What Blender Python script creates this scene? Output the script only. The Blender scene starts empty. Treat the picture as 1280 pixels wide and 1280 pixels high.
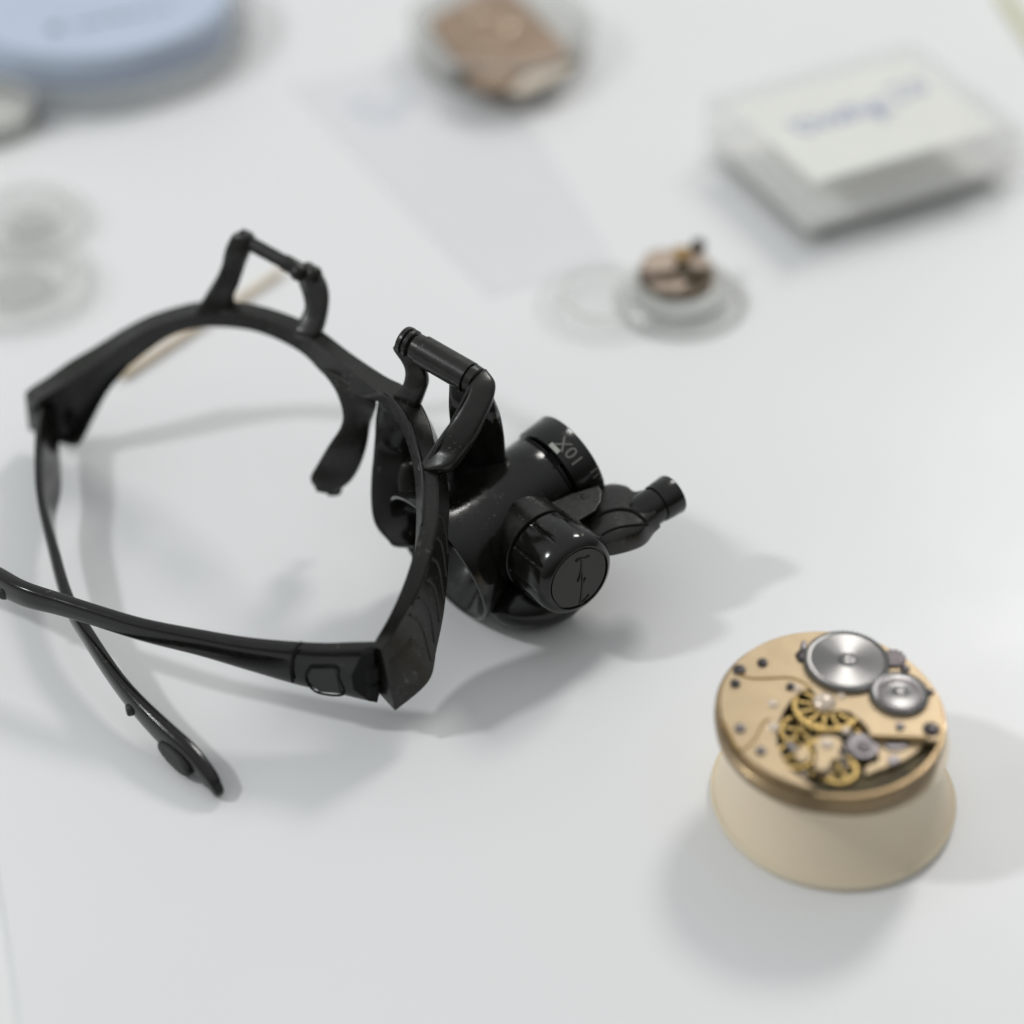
import bpy, bmesh, math, random
from mathutils import Vector, Matrix
random.seed(7)
PI = math.pi
S = 0.001                                   # everything below is written in millimetres
scene = bpy.context.scene
COL = scene.collection
V = Vector

# ------------------------------------------------------------------ camera
FOV, PITCH, CAMH = 26.0, 41.0, 307.0
cd = bpy.data.cameras.new('camera'); cam = bpy.data.objects.new('camera', cd); COL.objects.link(cam)
cam.location = (0, 0, CAMH*S); cam.rotation_euler = (math.radians(90-PITCH), 0, 0)
cd.sensor_width = 36; cd.lens = 18/math.tan(math.radians(FOV/2)); cd.clip_start = .01; cd.clip_end = 20
cd.dof.use_dof = True; cd.dof.focus_distance = .424; cd.dof.aperture_fstop = 4.6
scene.camera = cam

# ------------------------------------------------------------------ world and lamps
w = bpy.data.worlds.new('World'); scene.world = w; w.use_nodes = True
bg = w.node_tree.nodes['Background']; bg.inputs[1].default_value = 1.0
_nt = w.node_tree; _tc = _nt.nodes.new('ShaderNodeTexCoord'); _dp = _nt.nodes.new('ShaderNodeVectorMath'); _dp.operation = 'DOT_PRODUCT'
_dp.inputs[1].default_value = V((-.25, .42, .87)).normalized()            # pale ceiling and windows beyond the bench, darker room behind the camera
_rp = _nt.nodes.new('ShaderNodeValToRGB'); _rp.color_ramp.interpolation = 'EASE'
_rp.color_ramp.elements[0].position = .30; _rp.color_ramp.elements[0].color = (.055, .055, .053, 1)
_rp.color_ramp.elements[1].position = .88; _rp.color_ramp.elements[1].color = (.555, .575, .575, 1)
_mr = _nt.nodes.new('ShaderNodeMapRange'); _mr.inputs['From Min'].default_value = -1; _mr.inputs['From Max'].default_value = 1
_nt.links.new(_tc.outputs['Generated'], _dp.inputs[0]); _nt.links.new(_dp.outputs['Value'], _mr.inputs['Value']); _nt.links.new(_mr.outputs[0], _rp.inputs[0]); _nt.links.new(_rp.outputs[0], bg.inputs[0])

def area(name, loc, target, size, power, col):
    l = bpy.data.lights.new(name, 'AREA'); l.shape = 'DISK'; l.size = size; l.energy = power; l.color = col
    o = bpy.data.objects.new(name, l); COL.objects.link(o); o.location = loc
    o.rotation_euler = (V(target)-V(loc)).to_track_quat('-Z', 'Y').to_euler()
area('window_lamp', (-.86, .25, .86), (0, .32, 0), .10, 3.9, (.98, 1.0, 1.0))
area('ceiling_lamp', (.48, 1.22, .95), (.02, .33, 0), .28, 5.0, (1.0, .97, .93))

scene.view_settings.view_transform = 'Standard'; scene.view_settings.look = 'None'
scene.view_settings.exposure = 0.09; scene.view_settings.gamma = 1.0; scene.view_settings.use_curve_mapping = False
scene.render.engine = 'CYCLES'; scene.cycles.transparent_max_bounces = 16

# ------------------------------------------------------------------ helpers
FPX = 640/math.tan(math.radians(FOV/2)); _p = math.radians(PITCH)
FW = V((0, math.cos(_p), -math.sin(_p))); UP = V((0, math.sin(_p), math.cos(_p))); CP = V((0, 0, CAMH))
def ray(x, y): return V(((x-640)/FPX, 0, 0)) + FW + UP*((640-y)/FPX)
def at(x, y, z=0.0):
    d = ray(x, y); return CP + d*((z-CAMH)/d.z)
def on_plane(x, y, p, n):
    d = ray(x, y); return CP + d*((p-CP).dot(n)/d.dot(n))
def px(v):
    q = v-CP; f = q.dot(FW); return (640+FPX*q.x/f, 640-FPX*q.dot(UP)/f)

def mat(name, col, rough=.5, metal=0, spec=.5, bump=0, bscale=2000, vary=0, vscale=300, rvar=0, **kw):
    m = bpy.data.materials.new(name); m.use_nodes = True; nt = m.node_tree; b = nt.nodes['Principled BSDF']
    b.inputs['Base Color'].default_value = (*col, 1); b.inputs['Roughness'].default_value = rough
    b.inputs['Metallic'].default_value = metal; b.inputs['Specular IOR Level'].default_value = spec
    for k, v in kw.items(): b.inputs[k.replace('_', ' ')].default_value = v
    tc = nt.nodes.new('ShaderNodeTexCoord')
    def noise(s, det=4):
        n = nt.nodes.new('ShaderNodeTexNoise'); n.inputs['Scale'].default_value = s; n.inputs['Detail'].default_value = det
        nt.links.new(tc.outputs['Object'], n.inputs['Vector']); return n
    if vary:
        n = noise(vscale); r = nt.nodes.new('ShaderNodeValToRGB')
        r.color_ramp.elements[0].position = .3; r.color_ramp.elements[1].position = .7
        r.color_ramp.elements[0].color = (*[c*(1-vary) for c in col], 1); r.color_ramp.elements[1].color = (*[min(1, c*(1+vary)) for c in col], 1)
        nt.links.new(n.outputs['Fac'], r.inputs[0]); nt.links.new(r.outputs[0], b.inputs['Base Color'])
    if rvar:
        n = noise(vscale*1.7, 6); mr = nt.nodes.new('ShaderNodeMapRange')
        mr.inputs['From Min'].default_value = .3; mr.inputs['From Max'].default_value = .7
        mr.inputs['To Min'].default_value = rough-rvar; mr.inputs['To Max'].default_value = rough+rvar
        nt.links.new(n.outputs['Fac'], mr.inputs['Value']); nt.links.new(mr.outputs[0], b.inputs['Roughness'])
    if bump:
        n = noise(bscale, 6); bp = nt.nodes.new('ShaderNodeBump'); bp.inputs['Strength'].default_value = bump; bp.inputs['Distance'].default_value = .0001
        nt.links.new(n.outputs['Fac'], bp.inputs['Height']); nt.links.new(bp.outputs[0], b.inputs['Normal'])
    return m

def clear_mat(name, tint=(.97, .98, .98), haze=.0, hcol=(.8, .82, .82), rough=.08, ior=1.45):
    """thin clear plastic: light passes, edges and grazing faces mirror the room"""
    m = bpy.data.materials.new(name); m.use_nodes = True; nt = m.node_tree; N = nt.nodes; N.clear(); L = nt.links
    out = N.new('ShaderNodeOutputMaterial'); t = N.new('ShaderNodeBsdfTransparent'); t.inputs[0].default_value = (*tint, 1)
    g = N.new('ShaderNodeBsdfGlossy'); g.inputs['Roughness'].default_value = rough
    lw = N.new('ShaderNodeLayerWeight'); lw.inputs['Blend'].default_value = .5
    pw = N.new('ShaderNodeMath'); pw.operation = 'POWER'; pw.inputs[1].default_value = 4.5; L.new(lw.outputs['Facing'], pw.inputs[0])
    f = N.new('ShaderNodeMapRange'); f.inputs['To Min'].default_value = .03; f.inputs['To Max'].default_value = .45; L.new(pw.outputs[0], f.inputs['Value'])
    mx = N.new('ShaderNodeMixShader'); L.new(f.outputs[0], mx.inputs[0]); L.new(t.outputs[0], mx.inputs[1]); L.new(g.outputs[0], mx.inputs[2])
    last = mx
    if haze:
        d = N.new('ShaderNodeBsdfDiffuse'); d.inputs[0].default_value = (*hcol, 1)
        tr = N.new('ShaderNodeBsdfTranslucent'); tr.inputs[0].default_value = (*hcol, 1)
        a = N.new('ShaderNodeAddShader'); h = N.new('ShaderNodeMixShader'); h.inputs[0].default_value = .5
        L.new(d.outputs[0], h.inputs[1]); L.new(tr.outputs[0], h.inputs[2])
        m2 = N.new('ShaderNodeMixShader'); m2.inputs[0].default_value = haze; L.new(mx.outputs[0], m2.inputs[1]); L.new(h.outputs[0], m2.inputs[2]); last = m2
        N.remove(a)
    L.new(last.outputs[0], out.inputs[0]); return m

def dust(m, scale=1300, thr=.70, col=(.16, .16, .145), k=.38):
    """pale specks and scuffs on handled plastic"""
    nt = m.node_tree; b = nt.nodes['Principled BSDF']; src = b.inputs['Base Color'].links[0].from_socket
    tc = nt.nodes.new('ShaderNodeTexCoord'); n = nt.nodes.new('ShaderNodeTexNoise'); n.inputs['Scale'].default_value = scale; n.inputs['Detail'].default_value = 2
    n2 = nt.nodes.new('ShaderNodeTexNoise'); n2.inputs['Scale'].default_value = 130; mu = nt.nodes.new('ShaderNodeMath'); mu.operation = 'MULTIPLY'
    mr = nt.nodes.new('ShaderNodeMapRange'); mr.inputs['From Min'].default_value = thr*.55; mr.inputs['From Max'].default_value = thr*.55+.06; mr.inputs['To Max'].default_value = k
    mx = nt.nodes.new('ShaderNodeMix'); mx.data_type = 'RGBA'
    L = nt.links; L.new(tc.outputs['Object'], n.inputs['Vector']); L.new(tc.outputs['Object'], n2.inputs['Vector']); L.new(n.outputs['Fac'], mu.inputs[0]); L.new(n2.outputs['Fac'], mu.inputs[1])
    L.new(mu.outputs[0], mr.inputs['Value']); L.new(mr.outputs[0], mx.inputs[0]); L.new(src, mx.inputs[6]); mx.inputs[7].default_value = (*col, 1); L.new(mx.outputs[2], b.inputs['Base Color'])

class MB:
    """mesh builder, coordinates in mm, world space"""
    def __init__(s): s.v = []; s.f = []; s.flat = set()
    def add(s, vs, fs, flat=False):
        b = len(s.v); s.v += [V(p) for p in vs]
        for f in fs:
            if flat: s.flat.add(len(s.f))
            s.f.append([b+i for i in f])
        return s
    def rings(s, rings, cap=True, closed=False):
        n = len(rings[0]); vs = [p for r in rings for p in r]; fs = []
        R = len(rings)
        for i in range(R if closed else R-1):
            for j in range(n):
                a = i*n+j; b = i*n+(j+1) % n; c = ((i+1) % R)*n+(j+1) % n; d = ((i+1) % R)*n+j
                fs.append((a, b, c, d))
        if cap and not closed: fs += [tuple(range(n))[::-1], tuple((R-1)*n+k for k in range(n))]
        return s.add(vs, fs)
    def build(s, name, m, parent=None, origin=None, bevel=0, seg=2, smooth=35, sub=0):
        if origin is None: origin = root_origin(parent) if parent else V((0, 0, 0))
        me = bpy.data.meshes.new(name); me.from_pydata([(p-origin)*S for p in s.v], [], s.f); me.validate()
        bm = bmesh.new(); bm.from_mesh(me); bmesh.ops.remove_doubles(bm, verts=bm.verts, dist=1e-7)
        bmesh.ops.recalc_face_normals(bm, faces=bm.faces); bm.to_mesh(me); bm.free()
        me.materials.append(m)
        for p in me.polygons: p.use_smooth = True
        o = bpy.data.objects.new(name, me); COL.objects.link(o)
        if parent: o.parent = parent; o['_o'] = 1; del o['_o']
        else: o.location = origin*S
        if sub:
            md = o.modifiers.new('Subdivision', 'SUBSURF'); md.levels = sub; md.render_levels = sub
        if bevel:
            md = o.modifiers.new('Bevel', 'BEVEL'); md.width = bevel*S; md.segments = seg; md.limit_method = 'ANGLE'; md.angle_limit = math.radians(32); md.harden_normals = True
        elif not sub:
            try: me.set_sharp_from_angle(angle=math.radians(smooth))
            except Exception: pass
        return o

def root_origin(o):
    while o.parent: o = o.parent
    return o.location/S
def tag(o, label=None, cat=None, group=None, kind=None):
    if label: o['label'] = label
    if cat: o['category'] = cat
    if group: o['group'] = group
    if kind: o['kind'] = kind
    return o
def thing(name, loc, label, cat, group=None):
    o = bpy.data.objects.new(name, None); COL.objects.link(o); o.location = V(loc)*S; o.empty_display_size = .01
    bpy.context.view_layer.update()
    return tag(o, label, cat, group)

def catmull(pts, n):
    """pts: list of equal-length flat tuples -> n samples, even in index"""
    P = [list(p) for p in pts]; m = len(P); out = []
    for k in range(n):
        t = k*(m-1)/(n-1); i = min(int(t), m-2); u = t-i
        p0 = P[max(i-1, 0)]; p1 = P[i]; p2 = P[i+1]; p3 = P[min(i+2, m-1)]
        out.append([.5*(2*b+(c-a)*u+(2*a-5*b+4*c-d)*u*u+(3*b-a-3*c+d)*u**3) for a, b, c, d in zip(p0, p1, p2, p3)])
    return out
def V3(l, i): return V(l[3*i:3*i+3])
def sgnpow(x, e): return math.copysign(abs(x)**e, x)
def section(c, a, b, n=20, ex=2.6):
    """superellipse: half vectors a, b"""
    e = 2/ex
    return [c+a*sgnpow(math.cos(2*PI*k/n), e)+b*sgnpow(math.sin(2*PI*k/n), e) for k in range(n)]
def plate(mb, st, thick, n=30, ex=3.0, m=20, round_ends=True):
    """st: (L, R) vector pairs or (L, R, thickness)"""
    flat = [tuple(s[0])+tuple(s[1])+((s[2],) if len(s) > 2 else (thick,)) for s in st]
    Q = catmull(flat, n); cs = [(V3(q, 0)+V3(q, 1))/2 for q in Q]; rings = []
    for i, q in enumerate(Q):
        t = (cs[min(i+1, n-1)]-cs[max(i-1, 0)]).normalized(); hw = (V3(q, 1)-V3(q, 0))/2
        nn = hw.cross(t).normalized()*(q[6]/2); k = 1.0
        rings.append(section(cs[i], hw, nn, m, ex))
    if round_ends:
        for idx, sg in ((0, -1), (-1, 1)):
            c = cs[idx]; t = (cs[1]-cs[0]).normalized()*-1 if idx == 0 else (cs[-1]-cs[-2]).normalized()
            r = flat[0][6]/2 if idx == 0 else flat[-1][6]/2; base = rings[idx]; extra = []
            for kk in (.5, .87, 1.0):
                sc = math.sqrt(max(0, 1-kk*kk)); hwid = max((p-c).length for p in base)
                f = 1-(1-sc)*min(1, r/hwid)
                extra.append([c+(p-c)*f*(1 if kk < 1 else .96)+t*r*kk for p in base])
            if idx == 0: rings = extra[::-1]+rings
            else: rings = rings+extra
    return mb.rings(rings)
def ribbon(mb, path, n=60, ex=3.0, m=20):
    """path: (point, up, height, width)"""
    Q = catmull([tuple(p[0])+tuple(p[1])+(p[2], p[3]) for p in path], n); cs = [V3(q, 0) for q in Q]; rings = []
    for i, q in enumerate(Q):
        t = (cs[min(i+1, n-1)]-cs[max(i-1, 0)]).normalized(); u = V3(q, 1); u = (u-t*u.dot(t)).normalized(); s = t.cross(u)
        rings.append(section(cs[i], u*q[6]/2, s*q[7]/2, m, ex))
    c = cs[-1]; t = (cs[-1]-cs[-2]).normalized(); last = rings[-1]; h = Q[-1][7]/2
    for kk, f in ((.5, .93), (.85, .75), (1.0, .45)): rings.append([c+(p-c)*f+t*h*1.6*kk for p in last])
    return mb.rings(rings)
def tube(mb, pts, r, n=None, m=12, r2=None):
    pts = [V(p) for p in pts]; n = n or max(2, (len(pts)-1)*6+1)
    Q = [V(q) for q in catmull([tuple(p) for p in pts], n)] if len(pts) > 2 else [pts[0].lerp(pts[1], k/(n-1)) for k in range(n)]
    rings = []; ref = V((0, 0, 1))
    for i, c in enumerate(Q):
        t = (Q[min(i+1, n-1)]-Q[max(i-1, 0)]).normalized()
        if abs(t.dot(ref)) > .95: ref = V((0, 1, 0))
        a = t.cross(ref).normalized(); b = t.cross(a); rr = r if r2 is None else r+(r2-r)*i/(n-1)
        rings.append([c+a*rr*math.cos(2*PI*k/m)+b*rr*math.sin(2*PI*k/m) for k in range(m)])
    return mb.rings(rings)
def basis(ax):
    ax = ax.normalized(); r = V((0, 0, 1)) if abs(ax.z) < .9 else V((1, 0, 0))
    e1 = ax.cross(r).normalized(); return ax, e1, ax.cross(e1)
def lathe(mb, o, ax, prof, n=64, cap=True, closed=False, wave=None):
    """prof: (distance along the axis, radius)"""
    ax, e1, e2 = basis(ax)
    return mb.rings([[o+ax*s+(e1*math.cos(2*PI*k/n)+e2*math.sin(2*PI*k/n))*max((r+(wave(s, 2*PI*k/n) if wave else 0)), 1e-4) for k in range(n)] for s, r in prof], cap, closed)
def prism(mb, poly, z0, z1):
    n = len(poly); vs = [V((p[0], p[1], z0)) for p in poly]+[V((p[0], p[1], z1)) for p in poly]
    return mb.add(vs, [tuple(range(n))[::-1], tuple(range(n, 2*n))]+[(i, (i+1) % n, n+(i+1) % n, n+i) for i in range(n)])
def ball(mb, c, r, n=16, k=10):
    return lathe(mb, c, V((0, 0, 1)), [(-r*math.cos(PI*i/k), max(r*math.sin(PI*i/k), 1e-4)) for i in range(k+1)], n)
def circle(c, r, n=64, a0=0, a1=2*PI): return [V((c.x+r*math.cos(a0+(a1-a0)*k/n), c.y+r*math.sin(a0+(a1-a0)*k/n), c.z)) for k in range(n)]
def gear(c, r, teeth, depth): 
    out = []
    for k in range(teeth):
        for f, rr in ((0, r-depth), (.2, r), (.5, r), (.7, r-depth)):
            a = 2*PI*(k+f)/teeth; out.append(V((c.x+rr*math.cos(a), c.y+rr*math.sin(a), c.z)))
    return out

from mathutils.bvhtree import BVHTree
def surf(mb, pts, off=0.0):
    """where the sight line through a photo point meets a built part"""
    t = BVHTree.FromPolygons(mb.v, mb.f); out = []
    for x, y in pts:
        d = ray(x, y).normalized(); h = t.ray_cast(CP, d)
        if h[0] is not None:
            nn = h[1] if h[1].dot(d) < 0 else -h[1]; out.append(h[0]+nn*off)
    return out

# ------------------------------------------------------------------ materials
M_table = mat('white_table_laminate', (.80, .81, .81), .45, vary=.012, vscale=14, bump=.04, bscale=900)
M_mat = mat('white_work_mat', (.795, .80, .81), .38, spec=.4, vary=.015, vscale=9, rvar=.05, bump=.05, bscale=700)
M_black = mat('black_moulded_plastic', (.0115, .012, .0098), .31, spec=.40, vary=.25, vscale=500, rvar=.07, bump=.12, bscale=1800)
M_gloss = mat('glossy_black_plastic', (.0075, .008, .0065), .165, spec=.42, rvar=.06, vary=.2, vscale=400, bump=.06, bscale=1500)
dust(M_black, thr=.72); dust(M_gloss, thr=.77)
M_rubber = mat('black_rubber', (.022, .023, .021), .55, bump=.2, bscale=2500)
M_dark = mat('dark_hollow_plastic', (.006, .006, .006), .7, spec=.15)
M_mark = mat('worn_moulded_lettering', (.20, .20, .18), .5)
M_white = mat('worn_white_index_mark', (.55, .56, .52), .5, vary=.2, vscale=3000)
M_lens = clear_mat('lens_glass', (.9, .93, .92), rough=.02, ior=1.5)
M_gilt = mat('frosted_gilt_brass', (.44, .335, .205), .40, metal=.48, vary=.06, vscale=250, bump=.15, bscale=4000)
M_rim = mat('tarnished_gilt_rim', (.26, .185, .10), .34, metal=.75, vary=.30, vscale=120, rvar=.1)
M_brass = mat('bright_brass', (.40, .28, .10), .36, metal=.8, vary=.18, vscale=400)
M_darkbrass = mat('dark_brass_recess', (.05, .036, .012), .55, metal=.4, vary=.6, vscale=350)  # dark brass of the lower plate and some small movement parts
M_groove = mat('golden_groove', (.42, .27, .09), .5, metal=.5)
M_steel = mat('dark_blued_steel', (.07, .062, .066), .32, metal=.85, vary=.2, vscale=600)
M_steelgrey = mat('grey_steel', (.19, .175, .18), .38, metal=.85, vary=.15, vscale=500)
M_pearl = mat('pale_jewel_setting', (.72, .60, .49), .18, metal=.2)
M_cream = mat('cream_plastic', (.82, .70, .53), .40, spec=.4, vary=.012, vscale=40, rvar=.04, bump=.05, bscale=900, Subsurface_Weight=.25, Subsurface_Scale=.002)
M_cream.node_tree.nodes['Principled BSDF'].inputs['Subsurface Radius'].default_value = (1, .7, .45)
ANR = .0
def polished(name, col, rough):
    m = mat(name, col, rough, metal=1.0); nt = m.node_tree; b = nt.nodes['Principled BSDF']
    b.inputs['Anisotropic'].default_value = .96; b.inputs['Anisotropic Rotation'].default_value = ANR
    t = nt.nodes.new('ShaderNodeTangent'); t.direction_type = 'RADIAL'; t.axis = 'Z'; nt.links.new(t.outputs[0], b.inputs['Tangent']); return m
M_sun = polished('circular_brushed_steel', (.24, .235, .232), .33)
M_clear = clear_mat('clear_plastic', (.994, .995, .994), haze=.02, hcol=(.82, .82, .81), rough=.1)
M_frost = clear_mat('frosted_plastic', (.99, .99, .988), haze=.12, hcol=(.86, .86, .845), rough=.25)
M_milky = mat('milky_plastic', (.84, .845, .83), .4, vary=.02, vscale=150)
M_collar = clear_mat('cloudy_plastic', (.97, .97, .965), haze=.35, hcol=(.80, .80, .78), rough=.2)
M_box = clear_mat('scuffed_clear_plastic', (.992, .992, .990), haze=.05, hcol=(.86, .86, .85), rough=.12)
M_film = clear_mat('clear_bag_film', (.996, .996, .999), haze=.02, hcol=(.93, .94, .97), rough=.2)
M_blue = mat('pale_blue_plastic', (.50, .575, .71), .42, vary=.03, vscale=60)
M_ink = mat('blue_ink', (.26, .32, .56), .6)
M_inkg = mat('grey_print', (.16, .19, .26), .6)
M_paper = mat('cream_paper', (.87, .87, .83), .7, vary=.015, vscale=80)
M_foam = mat('grey_white_foam', (.88, .875, .86), .8, vary=.03, vscale=200)
M_brown = mat('brown_suede', (.31, .22, .155), .75, vary=.16, vscale=110, bump=.4, bscale=900)
M_beige = mat('beige_card', (.66, .58, .48), .6)
M_wood = mat('pale_orange_wood', (.78, .66, .50), .6, vary=.1, vscale=200)
M_copper = mat('rose_gilt', (.46, .37, .30), .4, metal=.6, vary=.2, vscale=400)

# ------------------------------------------------------------------ the setting
tb = MB(); tb.add([(-900, -500, -.9), (900, -500, -.9), (900, 1500, -.9), (-900, 1500, -.9), (-900, -500, -25), (900, -500, -25), (900, 1500, -25), (-900, 1500, -25)],
     [(0, 1, 2, 3), (4, 7, 6, 5), (0, 4, 5, 1), (1, 5, 6, 2), (2, 6, 7, 3), (3, 7, 4, 0)])
tag(tb.build('tabletop', M_table), kind='structure')
# white work mat: its left edge shows at the lower left of the photo
e0 = at(-2, 1090); e1 = at(24, 1280); dr = (e1-e0).normalized()
poly = [e0-dr*9, e1+dr*220, V((520, e1.y-230, 0)), V((520, 1000, 0)), V((-420, 1000, 0)), V((-420, e0.y+40, 0)), V((e0.x-14, e0.y+22, 0))]
mb = MB(); prism(mb, poly, -.9, 0)
o = mb.build('work_mat', M_mat, bevel=.3); tag(o, 'smooth white work mat that covers the table under all the tools', 'mat')

# ------------------------------------------------------------------ the magnifying glasses
G = thing('magnifying_glasses', at(300, 760, 0), 'black plastic magnifying glasses with one loupe and half-folded temples standing on the white mat', 'glasses')

# --- brow frame: stations (B inner-top, C outer-top, A inner-bottom, D outer-bottom)
def st(B, C, A, z, za, D=None, zd=None):
    b = at(*B, z); c = at(*C, z); a = at(*A, za); d = at(*D, za if zd is None else zd) if D else a+(c-b)*.92
    return tuple(b)+tuple(c)+tuple(a)+tuple(d)
left = [st((47, 503), (31, 494), (50, 545), 15, 4), st((53, 497), (36, 486), (92, 558), 16, 3.5), st((80, 481), (62, 469), (106, 546), 18.5, 5.5), st((103, 466), (86, 452), (118, 522), 20.5, 8.5),
        st((128, 449), (120, 432), (136, 489), 22.8, 14), st((151, 432), (155, 410), (161, 459), 25, 18.5)]
front = [left[-1], st((192, 408), (192, 392), (206, 425), 28.5, 24.5), st((241, 393), (248, 377), (243, 411), 32, 28), st((292, 390), (299, 377), (288, 410), 34.5, 30),
         st((344, 403), (344, 387), (330, 418), 36.5, 32.2), st((390, 425), (394, 408), (376, 441), 38, 33.5), st((436, 461), (440, 442), (408, 472), 39, 34.5),
         st((470, 488), (482, 470), (440, 492), 39.5, 36), st((487, 499), (505, 482), (478, 505), 39.5, 36), st((504, 520), (523, 502), (497, 527), 39.5, 35.5, (528, 512), 35), st((518, 555), (538, 537), (510, 560), 38.5, 34, (549, 552), 33.5),
         st((527, 593), (545, 590), (518, 597), 37, 32, (560, 603), 31), st((526, 650), (546, 645), (520, 655), 34.5, 29, (562, 664), 27), st((516, 695), (538, 690), (516, 706), 31.5, 24, (560, 715), 22),
         st((501, 739), (525, 732), (504, 745), 28, 19, (555, 766), 17), st((484, 775), (506, 768), (488, 782), 25, 15, (546, 812), 13), st((471, 797), (490, 795), (473, 830), 22.5, 11.5, (536, 852), 10.5),
         st((465, 808), (477, 812), (473, 866), 21.5, 9, (494, 889), 8)]
def loft4(stations, n):
    Q = catmull(stations, n); return [[V3(q, 0), V3(q, 1), V3(q, 3), V3(q, 2)] for q in Q]
FR = loft4(front, 120)
mb = MB(); mb.rings(FR)
def face_pt(u, v, off=.0):
    i = min(max(u, 0), 1)*(len(FR)-1); k = min(int(i), len(FR)-2); f = i-k
    c = FR[k][1].lerp(FR[k+1][1], f); d = FR[k][2].lerp(FR[k+1][2], f); b = FR[k][0].lerp(FR[k+1][0], f)
    t = (FR[k+1][1]-FR[k][1]); nn = (d-c).cross(t).normalized()
    if nn.dot(c-b) < 0: nn = -nn
    return c.lerp(d, v)+nn*off
frame = mb.build('brow_frame', M_black, G, bevel=.55, seg=3)
mb = MB()
for k in range(6):                                  # the curved moulded ridges on the right end
    u0 = .705+k*.034
    tube(mb, [face_pt(u0+.035*j/5-.018*math.sin(PI*j/5), .10+.80*j/5, -.02) for j in range(6)], .32, m=8)
mb.build('moulded_ridge', M_rubber, G)
mb = MB(); tube(mb, [face_pt(.50+.36*j/11, .03, .1) for j in range(12)], .16, m=8); mb.build('edge_seam', M_gloss, G)
mb = MB(); tube(mb, [FR[i][0]*.9+FR[i][1]*.1+V((0, 0, .1)) for i in range(52, 86, 3)], .3, m=8); mb.build('inner_glint_bead', M_gloss, G)  # bead added so the inner edge shows the glint of its wall
# facet boss on the outer end of the right side
mb = MB(); pts = [face_pt(.905, .30), face_pt(.90, .75), face_pt(.955, .85), face_pt(.99, .70), face_pt(.985, .25)]
nn = (pts[1]-pts[0]).cross(pts[4]-pts[0]).normalized(); nn = nn if nn.dot(FW) < 0 else -nn
c0 = sum(pts, V((0, 0, 0)))/5
mb.rings([[p-nn*.6 for p in pts], [p+nn*.15 for p in pts], [c0+(p-c0)*.8+nn*.35 for p in pts]]); mb.build('end_boss', M_black, G, bevel=.25)
# left end piece, hollowed on its inner side
Q = catmull(left, 40); rings = []
for i, q in enumerate(Q):
    B, C_, A, D = V3(q, 0), V3(q, 1), V3(q, 2), V3(q, 3); f = i/39
    rec = .06+.68*min(1, max(0, (1-f)*1.6))*min(1, f*6+.1)
    B1 = B.lerp(A, .10); A1 = B.lerp(A, .93); dd = (C_-B)*rec
    rings.append([B, B1, B1+dd, A1+dd, A1, A, D, C_])
mb = MB(); mb.rings(rings); endp = mb.build('hinge_housing', M_black, G, bevel=.25)
mb = MB()
for f0, f1, i in ((.25, .55, 8), (.55, .9, 14)):
    q = Q[i]; B, C_, A = V3(q, 0), V3(q, 1), V3(q, 2); dd = (C_-B)*.35
    ball(mb, B.lerp(A, (f0+f1)/2)+dd, 1.5)
tube(mb, [V3(Q[4], 0).lerp(V3(Q[4], 2), .2)+(V3(Q[4], 1)-V3(Q[4], 0))*.3, V3(Q[4], 0).lerp(V3(Q[4], 2), .9)+(V3(Q[4], 1)-V3(Q[4], 0))*.3], 1.5)
mb.build('hinge_knuckle', M_dark, endp)

# --- temples
Z = V((0, 0, 1))
def tp(x, y, z, h, wd, u=(0, 0, 1)): return (at(x, y, z), V(u), h, wd)
LT = [tp(66, 508, 9.8, 7.5, 2.4, (-.1, 0, 1)), tp(60, 535, 9.8, 9.6, 2.4, (-.25, 0, 1)), tp(60, 590, 10, 10.5, 2.2, (-.35, 0, 1)), tp(58, 640, 9.6, 8.0, 2.2, (-.2, 0, 1)), tp(70, 700, 9.2, 6.0, 2.3), tp(87, 755, 8.7, 5.0, 2.4), tp(113, 800, 8.2, 4.6, 2.5),
      tp(145, 848, 7.2, 4.6, 2.6), tp(172, 881, 6.4, 5.2, 2.8), tp(205, 915, 5.2, 6.0, 3.2), tp(238, 945, 4.2, 5.8, 3.2), tp(262, 972, 3.0, 4.4, 2.8), tp(270, 984, 2.2, 3.0, 2.2)]
mb = MB(); ribbon(mb, LT, 90, 3.2); tl = mb.build('temple_arm', M_gloss, G)
RT = [tp(468, 840, 14.5, 14.2, 4.2), tp(440, 837, 14.8, 12.6, 4.2), tp(410, 834, 15, 11.0, 4.0), tp(372, 829, 15.2, 9.6, 3.8), tp(310, 817, 15.6, 7.0, 3.4), tp(249, 803, 16, 5.4, 3.0), tp(178, 787, 16.3, 4.6, 2.8), tp(119, 769, 16.5, 4.4, 2.7),
      tp(74, 755, 16.3, 4.6, 2.8), tp(30, 742, 15.8, 5.4, 3.0), tp(-6, 724, 14.5, 6.0, 3.2), tp(-40, 712, 12.0, 6.0, 3.2), tp(-80, 705, 8.0, 5.6, 3.0), tp(-105, 702, 5.0, 4.0, 2.6)]
mb = MB(); ribbon(mb, RT, 110, 3.6); tr_ = mb.build('temple_arm', M_gloss, G)
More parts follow.
